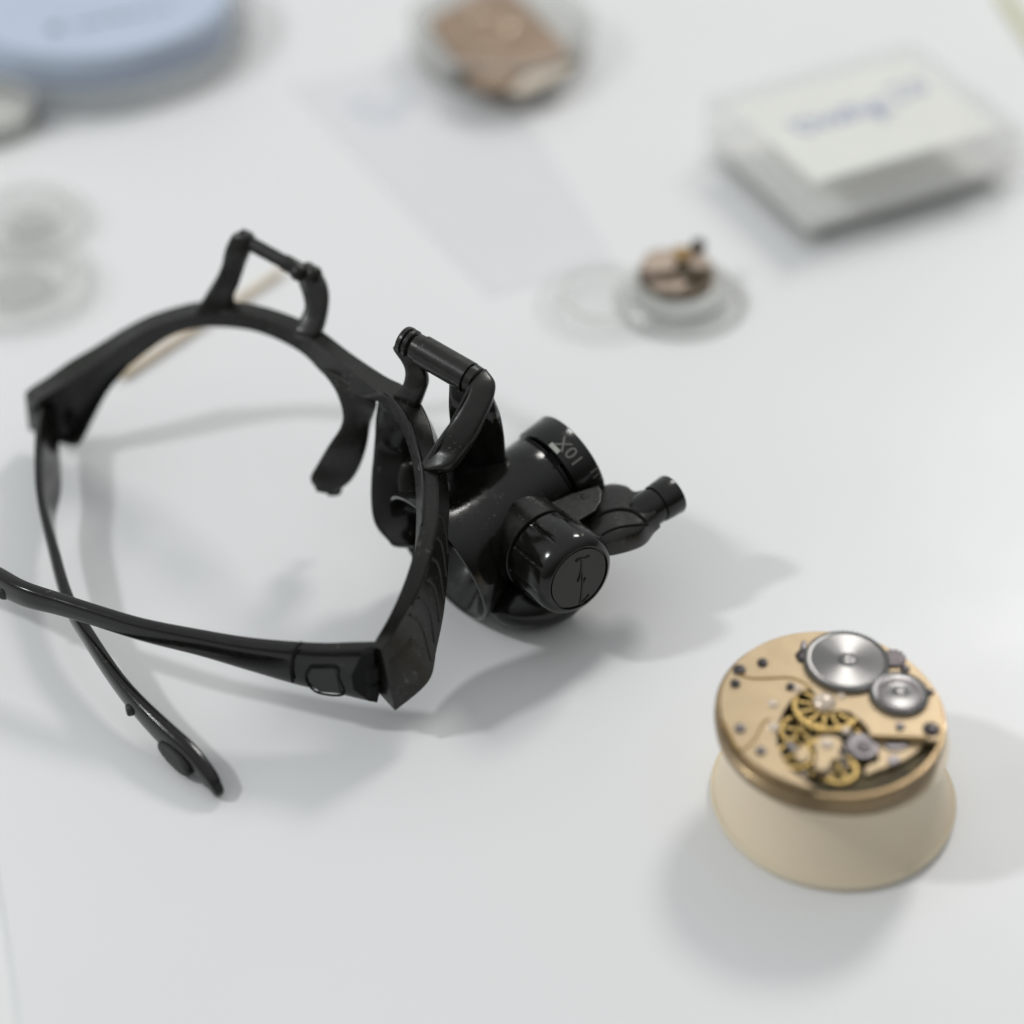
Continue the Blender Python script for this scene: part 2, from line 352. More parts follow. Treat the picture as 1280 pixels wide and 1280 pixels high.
# panel lines and hinge on the right temple: outer face looks at the camera
tdir = (RT[0][0]-RT[3][0]).normalized(); nout = V((tdir.y, -tdir.x, 0)).normalized()
def face(x, y, off=0.0): 
    p = on_plane(x, y, RT[2][0]+nout*(2.0+off), nout); return p
mb = MB(); tube(mb, [face(377, 803, .05), face(368, 815, .05), face(364, 838, .05), face(366, 852, .05)], .32, m=8); mb.build('joint_line', M_dark, tr_)
mb = MB(); lp = [(389, 833), (420, 833), (424, 848), (429, 868), (398, 866), (384, 853), (383, 842)]
tube(mb, [face(*p, .03) for p in lp+lp[:1]], .22, n=43, m=8); mb.build('clip_outline', M_dark, tr_)
mb = MB(); q = [face(391, 835, .0), face(419, 835, .0), face(426, 866, .0), face(399, 864, .0), face(386, 851, .0), face(386, 842, .0)]
mb.rings([[p-nout*.5 for p in q], [p+nout*.28 for p in q]]); mb.build('clip_panel', M_rubber, tr_, bevel=.15)
mb = MB()
q = [face(452, 818, .0), face(466, 814, .0), face(471, 868, .0), face(472, 878, .0), face(460, 875, .0), face(442, 862, .0), face(439, 845, .0)]
mb.rings([[p-nout*1.6 for p in q], [p+nout*.22 for p in q]]); hs = mb.build('hinge_socket', M_dark, tr_, bevel=.2)
mb = MB(); kp = face(464, 848, .3)
lathe(mb, kp-Z*5-nout*.8, Z, [(0, .01), (0, 1.2), (3.0, 1.3), (3.6, .8), (4.2, .8), (4.4, 1.4), (7.4, 1.3), (7.8, .7), (7.8, .01)], 24, cap=False); mb.build('hinge_barrel', M_dark, tr_)
# left temple: pin and oval rubber pad on the outer side
mb = MB(); pt = at(164, 887, 5.2); lathe(mb, pt-V((-.8, -.3, 0))*1.6, V((-.93, -.36, .05)), [(0, .01), (0, 1.25), (1.9, 1.25), (2.3, 1.0), (2.4, .01)], 20, cap=False); mb.build('retaining_pin', M_rubber, tl)
mb = MB(); pt = at(5, 736, 14.0); lathe(mb, pt+V((-.3, .9, 0))*1.0, V((.3, -.93, 0)), [(0, .01), (0, 1.5), (2.4, 1.5), (2.8, 1.2), (2.9, .01)], 20, cap=False); mb.build('retaining_pin', M_rubber, tr_)
mb = MB(); a, b = at(201, 928, 3.6), at(240, 966, 2.6); t = (b-a).normalized(); nrm = V((t.y, -t.x, 0)).normalized(); nrm = nrm if nrm.x < 0 else -nrm
rg = []
for dz, f in ((0, 1), (.9, 1), (1.3, .9), (1.45, .6)):
    rg.append([(a+b)/2+nrm*(dz-.2)+t*((b-a).length/2*f*sgnpow(math.cos(2*PI*k/32), .9))+Z*(2.0*f*math.sin(2*PI*k/32)) for k in range(32)])
mb.rings(rg); mb.build('ear_pad', M_rubber, tl)

# --- nose pads
def pp(l, r, z, th=None):
    o = (at(*l, z), at(*r, z)); return o if th is None else o+(th,)
mb = MB(); plate(mb, [pp((405, 466), (468, 494), 36, 3.0), pp((420, 487), (470, 507), 34, 2.6), pp((428, 512), (467, 518), 31, 2.4), pp((426, 533), (463, 530), 28, 2.4), pp((411, 556), (459, 556), 24, 2.4), pp((398, 578), (450, 583), 19, 2.4), pp((388, 597), (438, 602), 15.5, 2.2), pp((394, 609), (424, 612), 13.5, 1.8)], 2.2, ex=2.5)
nl = mb.build('nose_pad', M_black, G)
mb = MB(); plate(mb, [(at(402, 604, 12.5), at(430, 604, 12.5)), (at(408, 616, 11), at(427, 614, 11))], 1.6, n=8); mb.build('pad_clip', M_dark, nl)
mb = MB(); plate(mb, [pp((474, 503), (508, 522), 35, 3.2), pp((470, 528), (516, 540), 31.5, 3.2), pp((467, 565), (520, 565), 26, 3.0), pp((464, 600), (525, 602), 21, 3.0), pp((464, 634), (527, 634), 16.5, 2.8), pp((470, 658), (525, 660), 13.5, 2.6), pp((486, 677), (519, 678), 12, 2.2)], 2.6, ex=2.4)
nr = mb.build('nose_pad', M_gloss, G)
mb = MB(); plate(mb, [pp((500, 584), (520, 584), 25.5), pp((497, 604), (525, 604), 22.5), pp((503, 632), (527, 634), 18.5)], 2.2, ex=2.1, n=14); mb.build('pad_clip', M_black, nr)

# --- lens holders (U-shaped yokes on the brow)
mb = MB()
plate(mb, [pp((243, 388), (297, 388), 33), pp((256, 370), (293, 370), 36), pp((267, 353), (300, 352), 39.5), pp((277, 332), (306, 334), 43), pp((283, 311), (311, 318), 46.5), pp((290, 296), (316, 302), 49)], 3.0, ex=3.4)
plate(mb, [pp((372, 342), (393, 334), 46), pp((373, 352), (404, 346), 45), pp((378, 367), (411, 363), 43.5), pp((381, 384), (411, 384), 41.5), pp((376, 399), (406, 405), 39.5), pp((368, 412), (400, 420), 38)], 3.0, ex=3.2)
yk = mb.build('lens_yoke', M_black, G)
mb = MB(); a, b = at(303, 299, 48.5), at(384, 343, 46); dr = (b-a).normalized()
lathe(mb, a-dr*1.0, dr, [(0, .01), (0, 1.4), (.4, 2.1), (2.2, 2.25), (2.9, 1.9), (3.1, 1.55), (12.0, 1.5), (12.1, 1.75), ((b-a).length-1, 1.7), ((b-a).length, 1.3), ((b-a).length, .01)], 28, cap=False); mb.build('yoke_rod', M_black, yk)
mb = MB(); ball(mb, at(373, 341, 46.6), 1.8); ball(mb, at(392, 343, 46.2), 1.9); mb.build('rod_knob', M_black, yk)

mb = MB()
plate(mb, [pp((494, 436), (520, 444), 49), pp((503, 452), (531, 457), 47), pp((508, 466), (535, 475), 45), pp((504, 482), (531, 491), 42.5), pp((494, 492), (524, 508), 39.5)], 2.6, ex=3.2)
plate(mb, [pp((589, 477), (611, 470), 49), pp((585, 490), (619, 482), 48.5), pp((577, 506), (616, 502), 47), pp((566, 524), (606, 526), 45), pp((554, 541), (594, 550), 42.5), pp((543, 558), (578, 572), 39.5), pp((537, 569), (560, 588), 37.8), pp((530, 580), (541, 592), 36.4)], 3.4, ex=3.6)
yr = mb.build('lens_yoke', M_black, G)
mb = MB(); a, b = at(509, 427, 50.5), at(597, 478, 48.5); dr = (b-a).normalized(); L = (b-a).length
lathe(mb, a-dr*1.2, dr, [(0, .01), (0, 2.2), (.3, 2.8), (.8, 2.95), (1.3, 2.95), (1.5, 2.5), (1.8, 2.5), (2.0, 2.95), (2.6, 2.9), (3.0, 2.2), (3.4, 2.2), (3.5, 2.7), (4.8, 2.75), (5.0, 3.05), (L-.9, 3.1), (L-.8, 2.6), (L-.4, 2.6), (L-.3, 3.0), (L+.9, 2.9), (L+1.2, 2.3), (L+1.2, .01)], 40, cap=False)
mb.build('yoke_rod', M_black, yr)
mb = MB()
tube(mb, [at(591, 473, 49.6), at(583, 492, 48.9), at(573, 512, 47), at(561, 535, 44.2), at(548, 556, 41.4), at(536, 576, 38.2)], .35, m=8); mb.build('moulded_lip', M_gloss, yr)

# --- loupe
AX = V((.76, .60, .24)).normalized()
E = at(548, 697, 14.6)
mb = MB()
prof = [(-.0, 13.9), (-.5, 14.4), (-.3, 15.0), (.6, 15.1), (2.5, 14.6), (4, 14.0), (7, 12.7), (10, 11.6), (13, 10.7), (16, 10.0), (19, 9.6), (23, 9.35), (27.3, 9.3), (27.6, 9.0), (28.4, 8.9), (28.6, 8.2), (28.6, 6.5), (14, 7.5), (9, 9.0), (4, 11.6), (.6, 13.6)]
lathe(mb, E, AX, prof, 96, closed=True); body = mb.build('loupe_barrel', M_gloss, G, smooth=60)
mb = MB(); lathe(mb, E, AX, [(10.2, .01), (10.6, 4), (10.9, 7.6), (12, 7.8), (12, .01)], 64, cap=False); mb.build('eye_lens', M_lens, body)
rr0 = 9.9
mb = MB(); lathe(mb, E, AX, [(28.9, 6.5), (28.9, 9.4), (29.1, 9.8), (30.1, 9.9), (34.7, 9.95), (35.0, 9.7), (35.2, 9.2), (35.2, 8.0), (34.2, 7.6), (30, 7.4)], 96, closed=True); ring = mb.build('scale_ring', M_gloss, G, smooth=50)
mb = MB(); lathe(mb, E, AX, [(32, .01), (32, 8), (33, 7), (33.6, 4), (33.8, .01)], 64, cap=False); mb.build('front_lens', M_lens, ring)
tc_ = -FW; e1 = (tc_-AX*tc_.dot(AX)).normalized(); e2 = AX.cross(e1)
if e2.dot(UP) < 0: e2 = -e2
def cyl(s, phi, r): return E+AX*s+(e1*math.cos(phi)+e2*math.sin(phi))*r
def text_mesh(txt, size, bold=.0):
    c = bpy.data.curves.new('lettering', 'FONT'); c.body = txt; c.size = size; c.extrude = .02; c.offset = bold; c.resolution_u = 3
    o = bpy.data.objects.new('lettering', c); COL.objects.link(o); bpy.context.view_layer.update()
    me = bpy.data.meshes.new_from_object(o.evaluated_get(bpy.context.evaluated_depsgraph_get())); vs = [v.co.copy() for v in me.vertices]; fs = [tuple(p.vertices) for p in me.polygons]
    bpy.data.objects.remove(o); bpy.data.curves.remove(c); bpy.data.meshes.remove(me); return vs, fs
for txt, size, s0, ph in (('10X', 3.9, 33.0, math.radians(-13)), ('11', 2.6, 34.6, math.radians(-40))):
    vs, fs = text_mesh(txt, size, .01); mb = MB()
    mb.add([cyl(s0-v.y, ph+v.x/rr0, rr0+.03+v.z) for v in vs], fs); mb.build('scale_lettering', M_mark, ring, smooth=10)
# index mark: small worn white block across the gap
def block(mb, s0, s1, p0, p1, r0, r1):
    vs = [cyl(s, p, r) for r in (r0, r1) for s, p in ((s0, p0), (s1, p0), (s1, p1), (s0, p1))]
    return mb.add(vs, [(0, 3, 2, 1), (4, 5, 6, 7), (0, 1, 5, 4), (1, 2, 6, 5), (2, 3, 7, 6), (3, 0, 4, 7)])
mb = MB(); block(mb, 29.2, 30.2, .22, .47, 9.6, 10.15); mb.build('index_mark', M_white, ring)
mb = MB(); block(mb, 27.0, 28.9, .02, .36, 9.0, 9.36); mb.build('index_notch', M_dark, body)

# arm from the rod down to the barrel
mb = MB(); plate(mb, [(at(562, 478, 46), at(612, 484, 46)), (at(562, 505, 42), at(623, 516, 42)), (at(563, 540, 35), at(630, 545, 35)), (at(556, 572, 28), at(632, 575, 28)), (at(556, 606, 23), at(632, 606, 23))], 3.6, ex=3.6)
mb.build('loupe_arm', M_gloss, G)

# added dark dome on the mat, stands in for the loupe's contact shadow
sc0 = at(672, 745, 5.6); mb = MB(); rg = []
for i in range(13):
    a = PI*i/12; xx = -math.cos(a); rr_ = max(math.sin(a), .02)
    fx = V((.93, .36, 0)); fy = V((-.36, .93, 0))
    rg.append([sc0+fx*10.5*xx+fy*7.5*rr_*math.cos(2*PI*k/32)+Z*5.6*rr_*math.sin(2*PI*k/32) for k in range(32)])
mb.rings(rg); mb.build('contact_shade_dome', M_gloss, body)

# battery housing, its cap and emblem
HX = V((.57, -.80, .10)).normalized(); HC = at(724, 723, 19.5)
mb = MB(); lathe(mb, HC, HX, [(-29, .01), (-29, 7.0), (-27.5, 8.0), (-22, 8.4), (-12.0, 8.6), (-11.8, 8.3), (-11.8, 7.6), (-10.0, 7.5), (-10, .01)], 64, cap=False)
hb = mb.build('battery_housing', M_black, G, smooth=40)
mb = MB()
for k in range(3): tube(mb, [HC+HX*(-22)+V((.1, 0, 0)), HC+HX*(-22.1)], .1, n=2)
mb = MB()
flute = lambda s, a: (-.32 if (-10.6 < s < -3.5 and (a*10/(2*PI)) % 1 < .12) else 0)
lathe(mb, HC, HX, [(-11.0, 7.55), (-11.0, 8.3), (-10.8, 8.7), (-10.5, 8.75), (-7, 8.85), (-3.6, 8.8), (-2.2, 8.65), (-1.2, 8.3), (-.45, 7.75), (0, 7.0), (0, 6.8), (-.4, 6.7), (-.4, 6.5), (-.1, 6.35), (-.1, .01)], 160, cap=False, wave=flute)
cap = mb.build('battery_cap', M_gloss, hb, smooth=30)
def fp(x, y): return on_plane(x, y, HC-HX*.1, HX)+HX*.08
mb = MB()
for seg in ([(719, 705), (724, 701), (731, 700), (737, 697)], [(727, 700), (727, 712), (725, 722), (722, 731)], [(727, 712), (728, 728), (727, 745), (725, 760)], [(728, 734), (730, 730), (732, 726)], [(725, 761), (731, 755), (737, 748)]):
    tube(mb, [fp(728+(p[0]-728)*.95, 726+(p[1]-730)*.95) for p in seg], .2, m=8)
mb.build('cap_emblem', M_gloss, cap)
# small embossed wear marks on the housing
mb = MB()
for x, y in ((664, 655), (668, 661), (659, 668)): ball(mb, on_plane(x, y, HC-HX*16-FW*6.5, FW), .35, 8, 6)

# lamp bracket tab, lamp arm and lamp head
mb = MB(); tq = [(676, 640), (690, 627), (712, 617), (748, 606), (753, 614), (752, 626), (745, 638), (732, 646), (716, 655), (700, 662)]
t3 = [at(x, y, 24.5) for x, y in tq]; tn = V((.18, -.45, .87)).normalized()
mb.rings([[p-tn*2.2 for p in t3], t3]); tab = mb.build('lamp_bracket', M_black, G, bevel=.4, seg=3)
c = surf(mb, [(732, 622)])[0]; mb = MB(); lathe(mb, c, tn, [(-.6, .01), (-.6, .95), (-.05, 1.0), (.25, .7), (.3, .01)], 20, cap=False); mb.build('bracket_screw', M_rubber, tab)
am = MB()
plate(am, [pp((716, 634), (728, 680), 18.6, 5.0), pp((736, 620), (748, 688), 18.8, 6.0), pp((752, 615), (765, 687), 19, 6.4), pp((766, 613), (785, 682), 19, 6.6), pp((784, 616), (804, 674), 19.2, 6.4), pp((795, 622), (815, 660), 19.6, 6.0), pp((804, 620), (824, 652), 20, 5.6)], 6, n=36, ex=3.8, round_ends=False)
la = am.build('lamp_arm', M_black, G)
mb = MB(); tube(mb, surf(am, [(738, 652), (745, 646), (758, 640), (770, 637), (782, 637), (793, 640), (801, 646), (808, 653)], .02), .38, m=8); tube(mb, surf(am, [(752, 669), (763, 663), (775, 659), (788, 657), (800, 656), (810, 656)], .02), .26, m=8); mb.build('arm_seam', M_dark, la)
hx = (at(838, 622, 20.5)-at(808, 640, 20)).normalized()
hx = V((hx.x, hx.y, .12)).normalized(); h0 = at(805, 640, 20)
mb = MB(); lathe(mb, h0, hx, [(-3.5, .01), (-3.5, 2.4), (-1.5, 3.5), (-.5, 3.75), (2.4, 3.75), (2.6, 3.45), (3.1, 3.45), (3.3, 3.9), (4.2, 4.0), (7.2, 4.2), (7.6, 4.0), (7.6, 3.0), (6.4, 2.2), (6.4, .01)], 56, cap=False)
lh = mb.build('lamp_head', M_gloss, G, smooth=40)
mb = MB(); ball(mb, h0+hx*6.4, 1.9); mb.build('lamp_bulb', M_frost, lh)

# ------------------------------------------------------------------ movement holder
WC = at(1040, 997, 0)
H = thing('movement_holder', WC, 'cream plastic waisted holder under the open pocket watch movement', 'holder')
mb = MB(); lathe(mb, WC, Z, [(0, .01), (0, 21.7), (.3, 22.2), (.9, 22.4), (1.4, 22.2), (2.4, 21.4), (4, 20.5), (6, 19.7), (8, 19.1), (11, 18.6), (14, 18.5), (15.6, 18.6), (16.4, 19.2), (16.8, 19.2), (16.9, 17.0), (13, 16.5), (13, .01)], 128, cap=False)
mb.build('holder_body', M_cream, H, smooth=50)
mb = MB(); lathe(mb, WC, Z, [(1.2, 22.2), (1.5, 22.45), (1.9, 22.1), (1.7, 21.7)], 128, closed=True); mb.build('foot_lip', M_cream, H)

# ------------------------------------------------------------------ pocket watch movement
ZT = 23.5
WP = at(1038.5, 885, ZT); WR = 20.0
W = thing('watch_movement', (WP.x, WP.y, 16.9), 'round gilt pocket watch movement with exposed gears lying on the cream holder', 'watch')
def wp(x, y, z=ZT): return at(x, y, z)
mb = MB(); c = V((WP.x, WP.y, 0))
lathe(mb, c, Z, [(17.0, .01), (17.0, 18.7), (17.4, 19.6), (18.2, 20.1), (20.0, 20.4), (20.6, 20.4), (20.8, 20.15), (21.2, 20.1), (21.4, 20.35), (22.2, 20.35), (22.5, 20.15), (22.5, 19.5), (21.3, 19.3), (21.3, .01)], 128, cap=False)
mb.build('dial_plate', M_rim, W, smooth=30)
mb = MB(); lathe(mb, c, Z, [(21.32, .01), (21.32, 19.2), (21.5, 19.2), (21.5, .01)], 96, cap=False); mb.build('lower_plate', M_darkbrass, W)
# upper plate: disc minus the cavity that opens to its lower rim
cav = [(1021, 983), (1003, 973), (984, 957), (974, 937), (971, 921), (974, 903), (981, 887), (992, 872), (1007, 862), (1018, 866), (1016, 878), (1024, 888), (1038, 889), (1050, 888), (1062, 890), (1071, 897), (1079, 903), (1085, 911), (1092, 920), (1125, 921.5), (1160, 922)]
cv = [wp(*p) for p in cav]
def ang(p): return math.atan2(p.y-WP.y, p.x-WP.x)
RU = 19.55
a_s = ang(cv[-1]); a_e = ang(cv[0])
if a_e < a_s: a_e += 2*PI
arc = [V((WP.x+RU*math.cos(a_s+(a_e-a_s)*k/90), WP.y+RU*math.sin(a_s+(a_e-a_s)*k/90), ZT)) for k in range(91)]
poly = cv[1:-1][::-1]
smooth = [V((q[0], q[1], ZT)) for q in catmull([(p.x, p.y) for p in cv[1:-1]], 70)]
mb = MB(); prism(mb, arc+smooth, 22.3, ZT); up_ = mb.build('upper_plate', M_gilt, W, bevel=.18, seg=2)
# split lines
mb = MB()
for seg in ([(921, 842), (935, 847), (951, 848), (984, 847), (998, 850), (1008, 856), (1014, 862)], [(961, 899), (954, 903), (949, 913), (943, 924), (936, 932), (928, 937), (921, 934), (914, 920), (905, 902)], [(1092, 920), (1125, 921.3), (1160, 922)]):
    tube(mb, [wp(*p, ZT+.02) for p in seg], .23, m=8)
mb.build('bridge_split', M_groove, up_)
# screws
for x, y, r, m in ((953, 829, .95, M_steel), (924, 838, 1.15, M_steel), (919, 855, .9, M_steel), (988, 859, .8, M_steel), (925, 911, .95, M_steelgrey), (951, 939, .9, M_steelgrey), (1131, 837, .9, M_steel), (1163, 866, .6, M_steel), (1125, 909, .8, M_steelgrey), (1164, 912, 1.5, M_steel)):
    mb = MB(); p = wp(x, y); lathe(mb, p, Z, [(-.3, .01), (-.3, r), (.35, r), (.55, r*.8), (.58, r*.2), (.58, .01)], 20, cap=False); s = mb.build('screw', m, W)
    mb = MB(); a = random.random()*PI; d = V((math.cos(a), math.sin(a), 0)); tube(mb, [p+Z*.55-d*r*.75, p+Z*.55+d*r*.75], .13, n=2, m=6); mb.build('screw_slot', M_dark, s)
for x, y, r in ((966, 880, .9), (967, 909, 1.0), (1031, 877, 2.0), (1058, 913, .8), (995, 860, .8), (1052, 870, .7)):
    mb = MB(); p = wp(x, y); lathe(mb, p, Z, [(-.3, .01), (-.3, r), (.15, r), (r*.35, r*.75), (r*.5, r*.3), (r*.52, .01)], 24, cap=False); mb.build('jewel_setting', M_pearl, W)
# winding wheels
def wheel(name, x, y, r, z, teeth, m, hub, hole=0):
    p = wp(x, y, z); o = thing_part(name, p)
    g = gear(V((0, 0, 0)), r, teeth, .3); n = len(g)
    mb = MB(); inner = [q*((r-.75)/r) for q in g]
    r0 = [V((q.x, q.y, 0)) for q in g]; r1 = [V((q.x, q.y, .55)) for q in g]
    ci = [V(((r-.8)*math.cos(math.atan2(q.y, q.x)), (r-.8)*math.sin(math.atan2(q.y, q.x)), .75)) for q in g]
    prof = [(r-1.2, .70), (r*.55, .70), (hub*1.2, .70), (hub, .62), (hub, .75), (hub*.6, .85), (.02, .86)]
    rings = [r0, r1, ci]+[[V((rr*math.cos(math.atan2(q.y, q.x)), rr*math.sin(math.atan2(q.y, q.x)), zz)) for q in g] for rr, zz in prof]
    mb.rings(rings)
    me = mb.build(name, m, None, origin=V((0, 0, 0)), smooth=3)
    me.parent = W; me.location = (p-root_origin(W))*S; return me
def thing_part(n, p): return None
rw = wheel('ratchet_wheel', 1058, 828, 7.75, ZT+.3, 54, M_sun, 1.5)
cw = wheel('crown_wheel', 1124, 868, 5.3, ZT+.3, 34, M_sun, 1.3)
mb = MB(); lathe(mb, wp(1124, 868, ZT+1.05), Z, [(0, 3.3), (.12, 3.3), (.12, 3.9), (0, 3.9)], 64, closed=True); mb.build('wheel_collar', M_steel, W)
mb = MB(); prism(mb, gear(wp(1117, 824), 2.2, 12, .3), ZT-.2, ZT+.5); mb.build('click_wheel', M_steel, W)
mb = MB(); plate(mb, [(wp(996, 816), wp(1003, 828)), (wp(1004, 811), wp(1010, 826)), (wp(1012, 812), wp(1018, 824))], 1.2, n=12); mb.build('click_spring', M_steel, W)
mb = MB(); plate(mb, [(wp(1002, 803), wp(1008, 803)), (wp(999, 812), wp(1008, 812))], .7, n=8); mb.build('click_lever', M_steelgrey, W)
# train wheels in the cavity
def spoked(name, cx, cy, z, R, wd, nsp, m, teeth=0, hub=.8, th=.45):
    c = wp(cx, cy, z); mb = MB(); n = 96
    wv = (lambda s, a: (.22 if teeth and (a*teeth/(2*PI)) % 1 < .5 else 0))
    lathe(mb, c, Z, [(0, R-wd), (0, R), (th, R), (th, R-wd)], max(n, teeth*4), closed=True, wave=lambda s, a: 0)
    if teeth:
        g = gear(V((0, 0, 0)), R+.45, teeth, .5)
        mb.rings([[c+q+Z*.08 for q in g], [c+q+Z*(th-.08) for q in g]], cap=False)
    for k in range(nsp):
        a = 2*PI*k/nsp+.3; d = V((math.cos(a), math.sin(a), 0)); s = V((-d.y, d.x, 0))
        p = [c+d*hub*.6+s*.3, c+d*(R-wd*.5)+s*.22, c+d*(R-wd*.5)-s*.22, c+d*hub*.6-s*.3]
        mb.add([q+Z*.05 for q in p]+[q+Z*(th-.05) for q in p], [(3, 2, 1, 0), (4, 5, 6, 7), (0, 1, 5, 4), (1, 2, 6, 5), (2, 3, 7, 6), (3, 0, 4, 7)])
    lathe(mb, c, Z, [(-.6, .01), (-.6, hub), (th+.3, hub), (th+.5, hub*.6), (th+.5, .01)], 24, cap=False)
    return mb.build(name, m, W)
spoked('balance_wheel', 1033, 884, 22.75, 6.1, .75, 12, M_brass, hub=1.2)
spoked('train_wheel', 1000, 915, 21.75, 3.7, .6, 5, M_brass, 30)
spoked('train_wheel', 994, 946, 21.75, 3.2, .6, 4, M_brass, 24)
spoked('train_wheel', 1046, 962, 21.6, 3.6, .6, 5, M_brass, 28)
spoked('escape_wheel', 1078, 934, 22.0, 2.9, .9, 4, M_steelgrey, 15, hub=1.1)
spoked('train_wheel', 1087, 914, 21.7, 2.6, .7, 5, M_brass, 20)
def slab(name, pts, z0, z1, m, bev=.2):
    q = [wp(*p, z1) for p in pts]; q = [V((a[0], a[1], z1)) for a in catmull([(p.x, p.y) for p in q+q[:1]], len(q)*6+1)[:-1]]
    mb = MB(); prism(mb, q, z0, z1); return mb.build(name, m, W, bevel=bev)
slab('balance_cock', [(1018, 928), (1024, 921), (1036, 919), (1048, 922), (1052, 931), (1048, 940), (1052, 948), (1040, 950), (1036, 960), (1026, 963), (1018, 957), (1020, 944)], 21.5, 23.2, M_gilt)
slab('cock_foot', [(996, 936), (1003, 932), (1010, 935), (1011, 944), (1007, 951), (999, 951), (994, 944)], 21.5, 22.9, M_gilt)
slab('pallet_bridge', [(1094, 926), (1118, 924), (1150, 925), (1153, 932), (1140, 944), (1120, 955), (1098, 962), (1082, 968), (1084, 957), (1098, 950), (1094, 938)], 21.5, 22.3, M_gilt)
slab('steel_lever', [(1108, 924), (1130, 923), (1136, 930), (1128, 936), (1108, 935)], 22.3, 22.7, M_steelgrey, .1)
slab('steel_lever', [(1062, 925), (1074, 920), (1090, 922), (1098, 931), (1096, 941), (1084, 947), (1070, 945), (1064, 936)], 22.45, 22.8, M_steelgrey, .1)
slab('steel_lever', [(1110, 945), (1122, 943), (1124, 951), (1112, 956)], 22.3, 22.7, M_steelgrey, .1)
mb = MB(); lathe(mb, wp(1034, 930, 23.2), Z, [(0, .01), (0, 1.1), (.3, 1.0), (.5, .6), (.55, .01)], 24, cap=False); mb.build('jewel_setting', M_pearl, W)
mb = MB(); lathe(mb, wp(1080, 934, 22.8), Z, [(0, .01), (0, 1.4), (.3, 1.3), (.3, .01)], 24, cap=False); mb.build('jewel_setting', M_steel, W)
for k in range(14):                                 # pillars and small screws down in the cavity
    x = 982+random.random()*80; y = 925+random.random()*48
    p = wp(x, y, 21.5)
    if (p-V((WP.x, WP.y, 21.5))).length > 18: continue
    mb = MB(); r = .4+.4*random.random(); lathe(mb, p, Z, [(0, .01), (0, r), (.9, r), (1.1, r*.7), (1.1, .01)], 16, cap=False); mb.build('pivot', (M_brass, M_pearl, M_steelgrey)[k % 3], W)
mb = MB(); pts = []
for k in range(60):
    a = k*.42; r = 1.3+k*.028; pts.append(wp(1040, 948, 22.2)+V((r*math.cos(a), r*math.sin(a), 0)))
tube(mb, pts, .09, n=200, m=6); mb.build('hairspring', M_steelgrey, W)

# ------------------------------------------------------------------ clear box with a written card, upper right
hgt = 18.0
A, B, D = at(882, 120, hgt), at(1142, 50, hgt), at(985, 246, hgt)
ux = (B-A).normalized(); LX = (B-A).length; uy = V((ux.y, -ux.x, 0)); LY = (D-A).dot(uy)
X = thing('clear_box', A*1.0-Z*hgt, 'rectangular clear plastic lidded box holding a card written in blue ink', 'box')
def bx(mb, x0, x1, y0, y1, z0, z1):
    vs = [A-Z*hgt+ux*x+uy*y+Z*z for z in (z0, z1) for x, y in ((x0, y0), (x1, y0), (x1, y1), (x0, y1))]
    return mb.add(vs, [(0, 3, 2, 1), (4, 5, 6, 7), (0, 1, 5, 4), (1, 2, 6, 5), (2, 3, 7, 6), (3, 0, 4, 7)])
def shell(name, x0, x1, y0, y1, z0, z1, t, open_top, m, par):
    mb = MB()
    bx(mb, x0, x1, y0, y1, *( (z0, z0+t) if open_top else (z1-t, z1)))
    a, b = (z0+t, z1) if open_top else (z0, z1-t)
    bx(mb, x0, x0+t, y0, y1, a, b); bx(mb, x1-t, x1, y0, y1, a, b); bx(mb, x0+t, x1-t, y0, y0+t, a, b); bx(mb, x0+t, x1-t, y1-t, y1, a, b)
    return mb.build(name, m, par)
shell('box_base', 1.3, LX-1.3, 1.3, LY-1.3, 1.33, 8.5, 1.1, True, M_box, X)
shell('base_lip', -.6, LX+.6, -.6, LY+.6, .12, 2.2, 1.2, True, M_clear, X)
shell('box_lid', 0, LX, 0, LY, 4.5, hgt, 1.1, False, M_box, X)
mb = MB(); bx(mb, 3.4, LX-3.4, 3.4, LY-3.4, 2.45, 5.0); mb.build('foam_sheet', M_foam, X, bevel=.4)
mb = MB(); bx(mb, 4.2, LX-4.2, 4.2, LY-4.2, 16.5, 16.7); card = mb.build('written_card', M_paper, X)
def ink(strokes, name, m, par, fx, fy, sc, r, z):
    mb = MB()
    for s in strokes: tube(mb, [A-Z*hgt+ux*(fx+p[0]*sc)+uy*(fy-p[1]*sc)+Z*z for p in s], r, m=6)
    return mb.build(name, m, par)
ink([[(0, 6), (1, 0), (4, 1), (4, 5), (1, 4)], [(6, 5), (7, 0), (9, 4), (11, 0), (12, 5)], [(13, 0), (14, 5), (16, 4), (15, 1), (13.5, 1)], [(18, 4), (17, 1), (19, 0), (20, 4), (20, -2), (18, -3)], [(21, 4), (23, 4), (21.5, 0), (24, 0)]], 'handwriting', M_ink, card, 13, 25, 1.15, .36, 16.8)
ink([[(0, 4), (1, 6), (3, 5), (0, 0), (4, 0)], [(6, 3), (7, 6), (9, 5), (9, 1), (7, 0), (6, 3)]], 'handwriting', M_ink, card, 44, 22, 1.0, .33, 16.8)

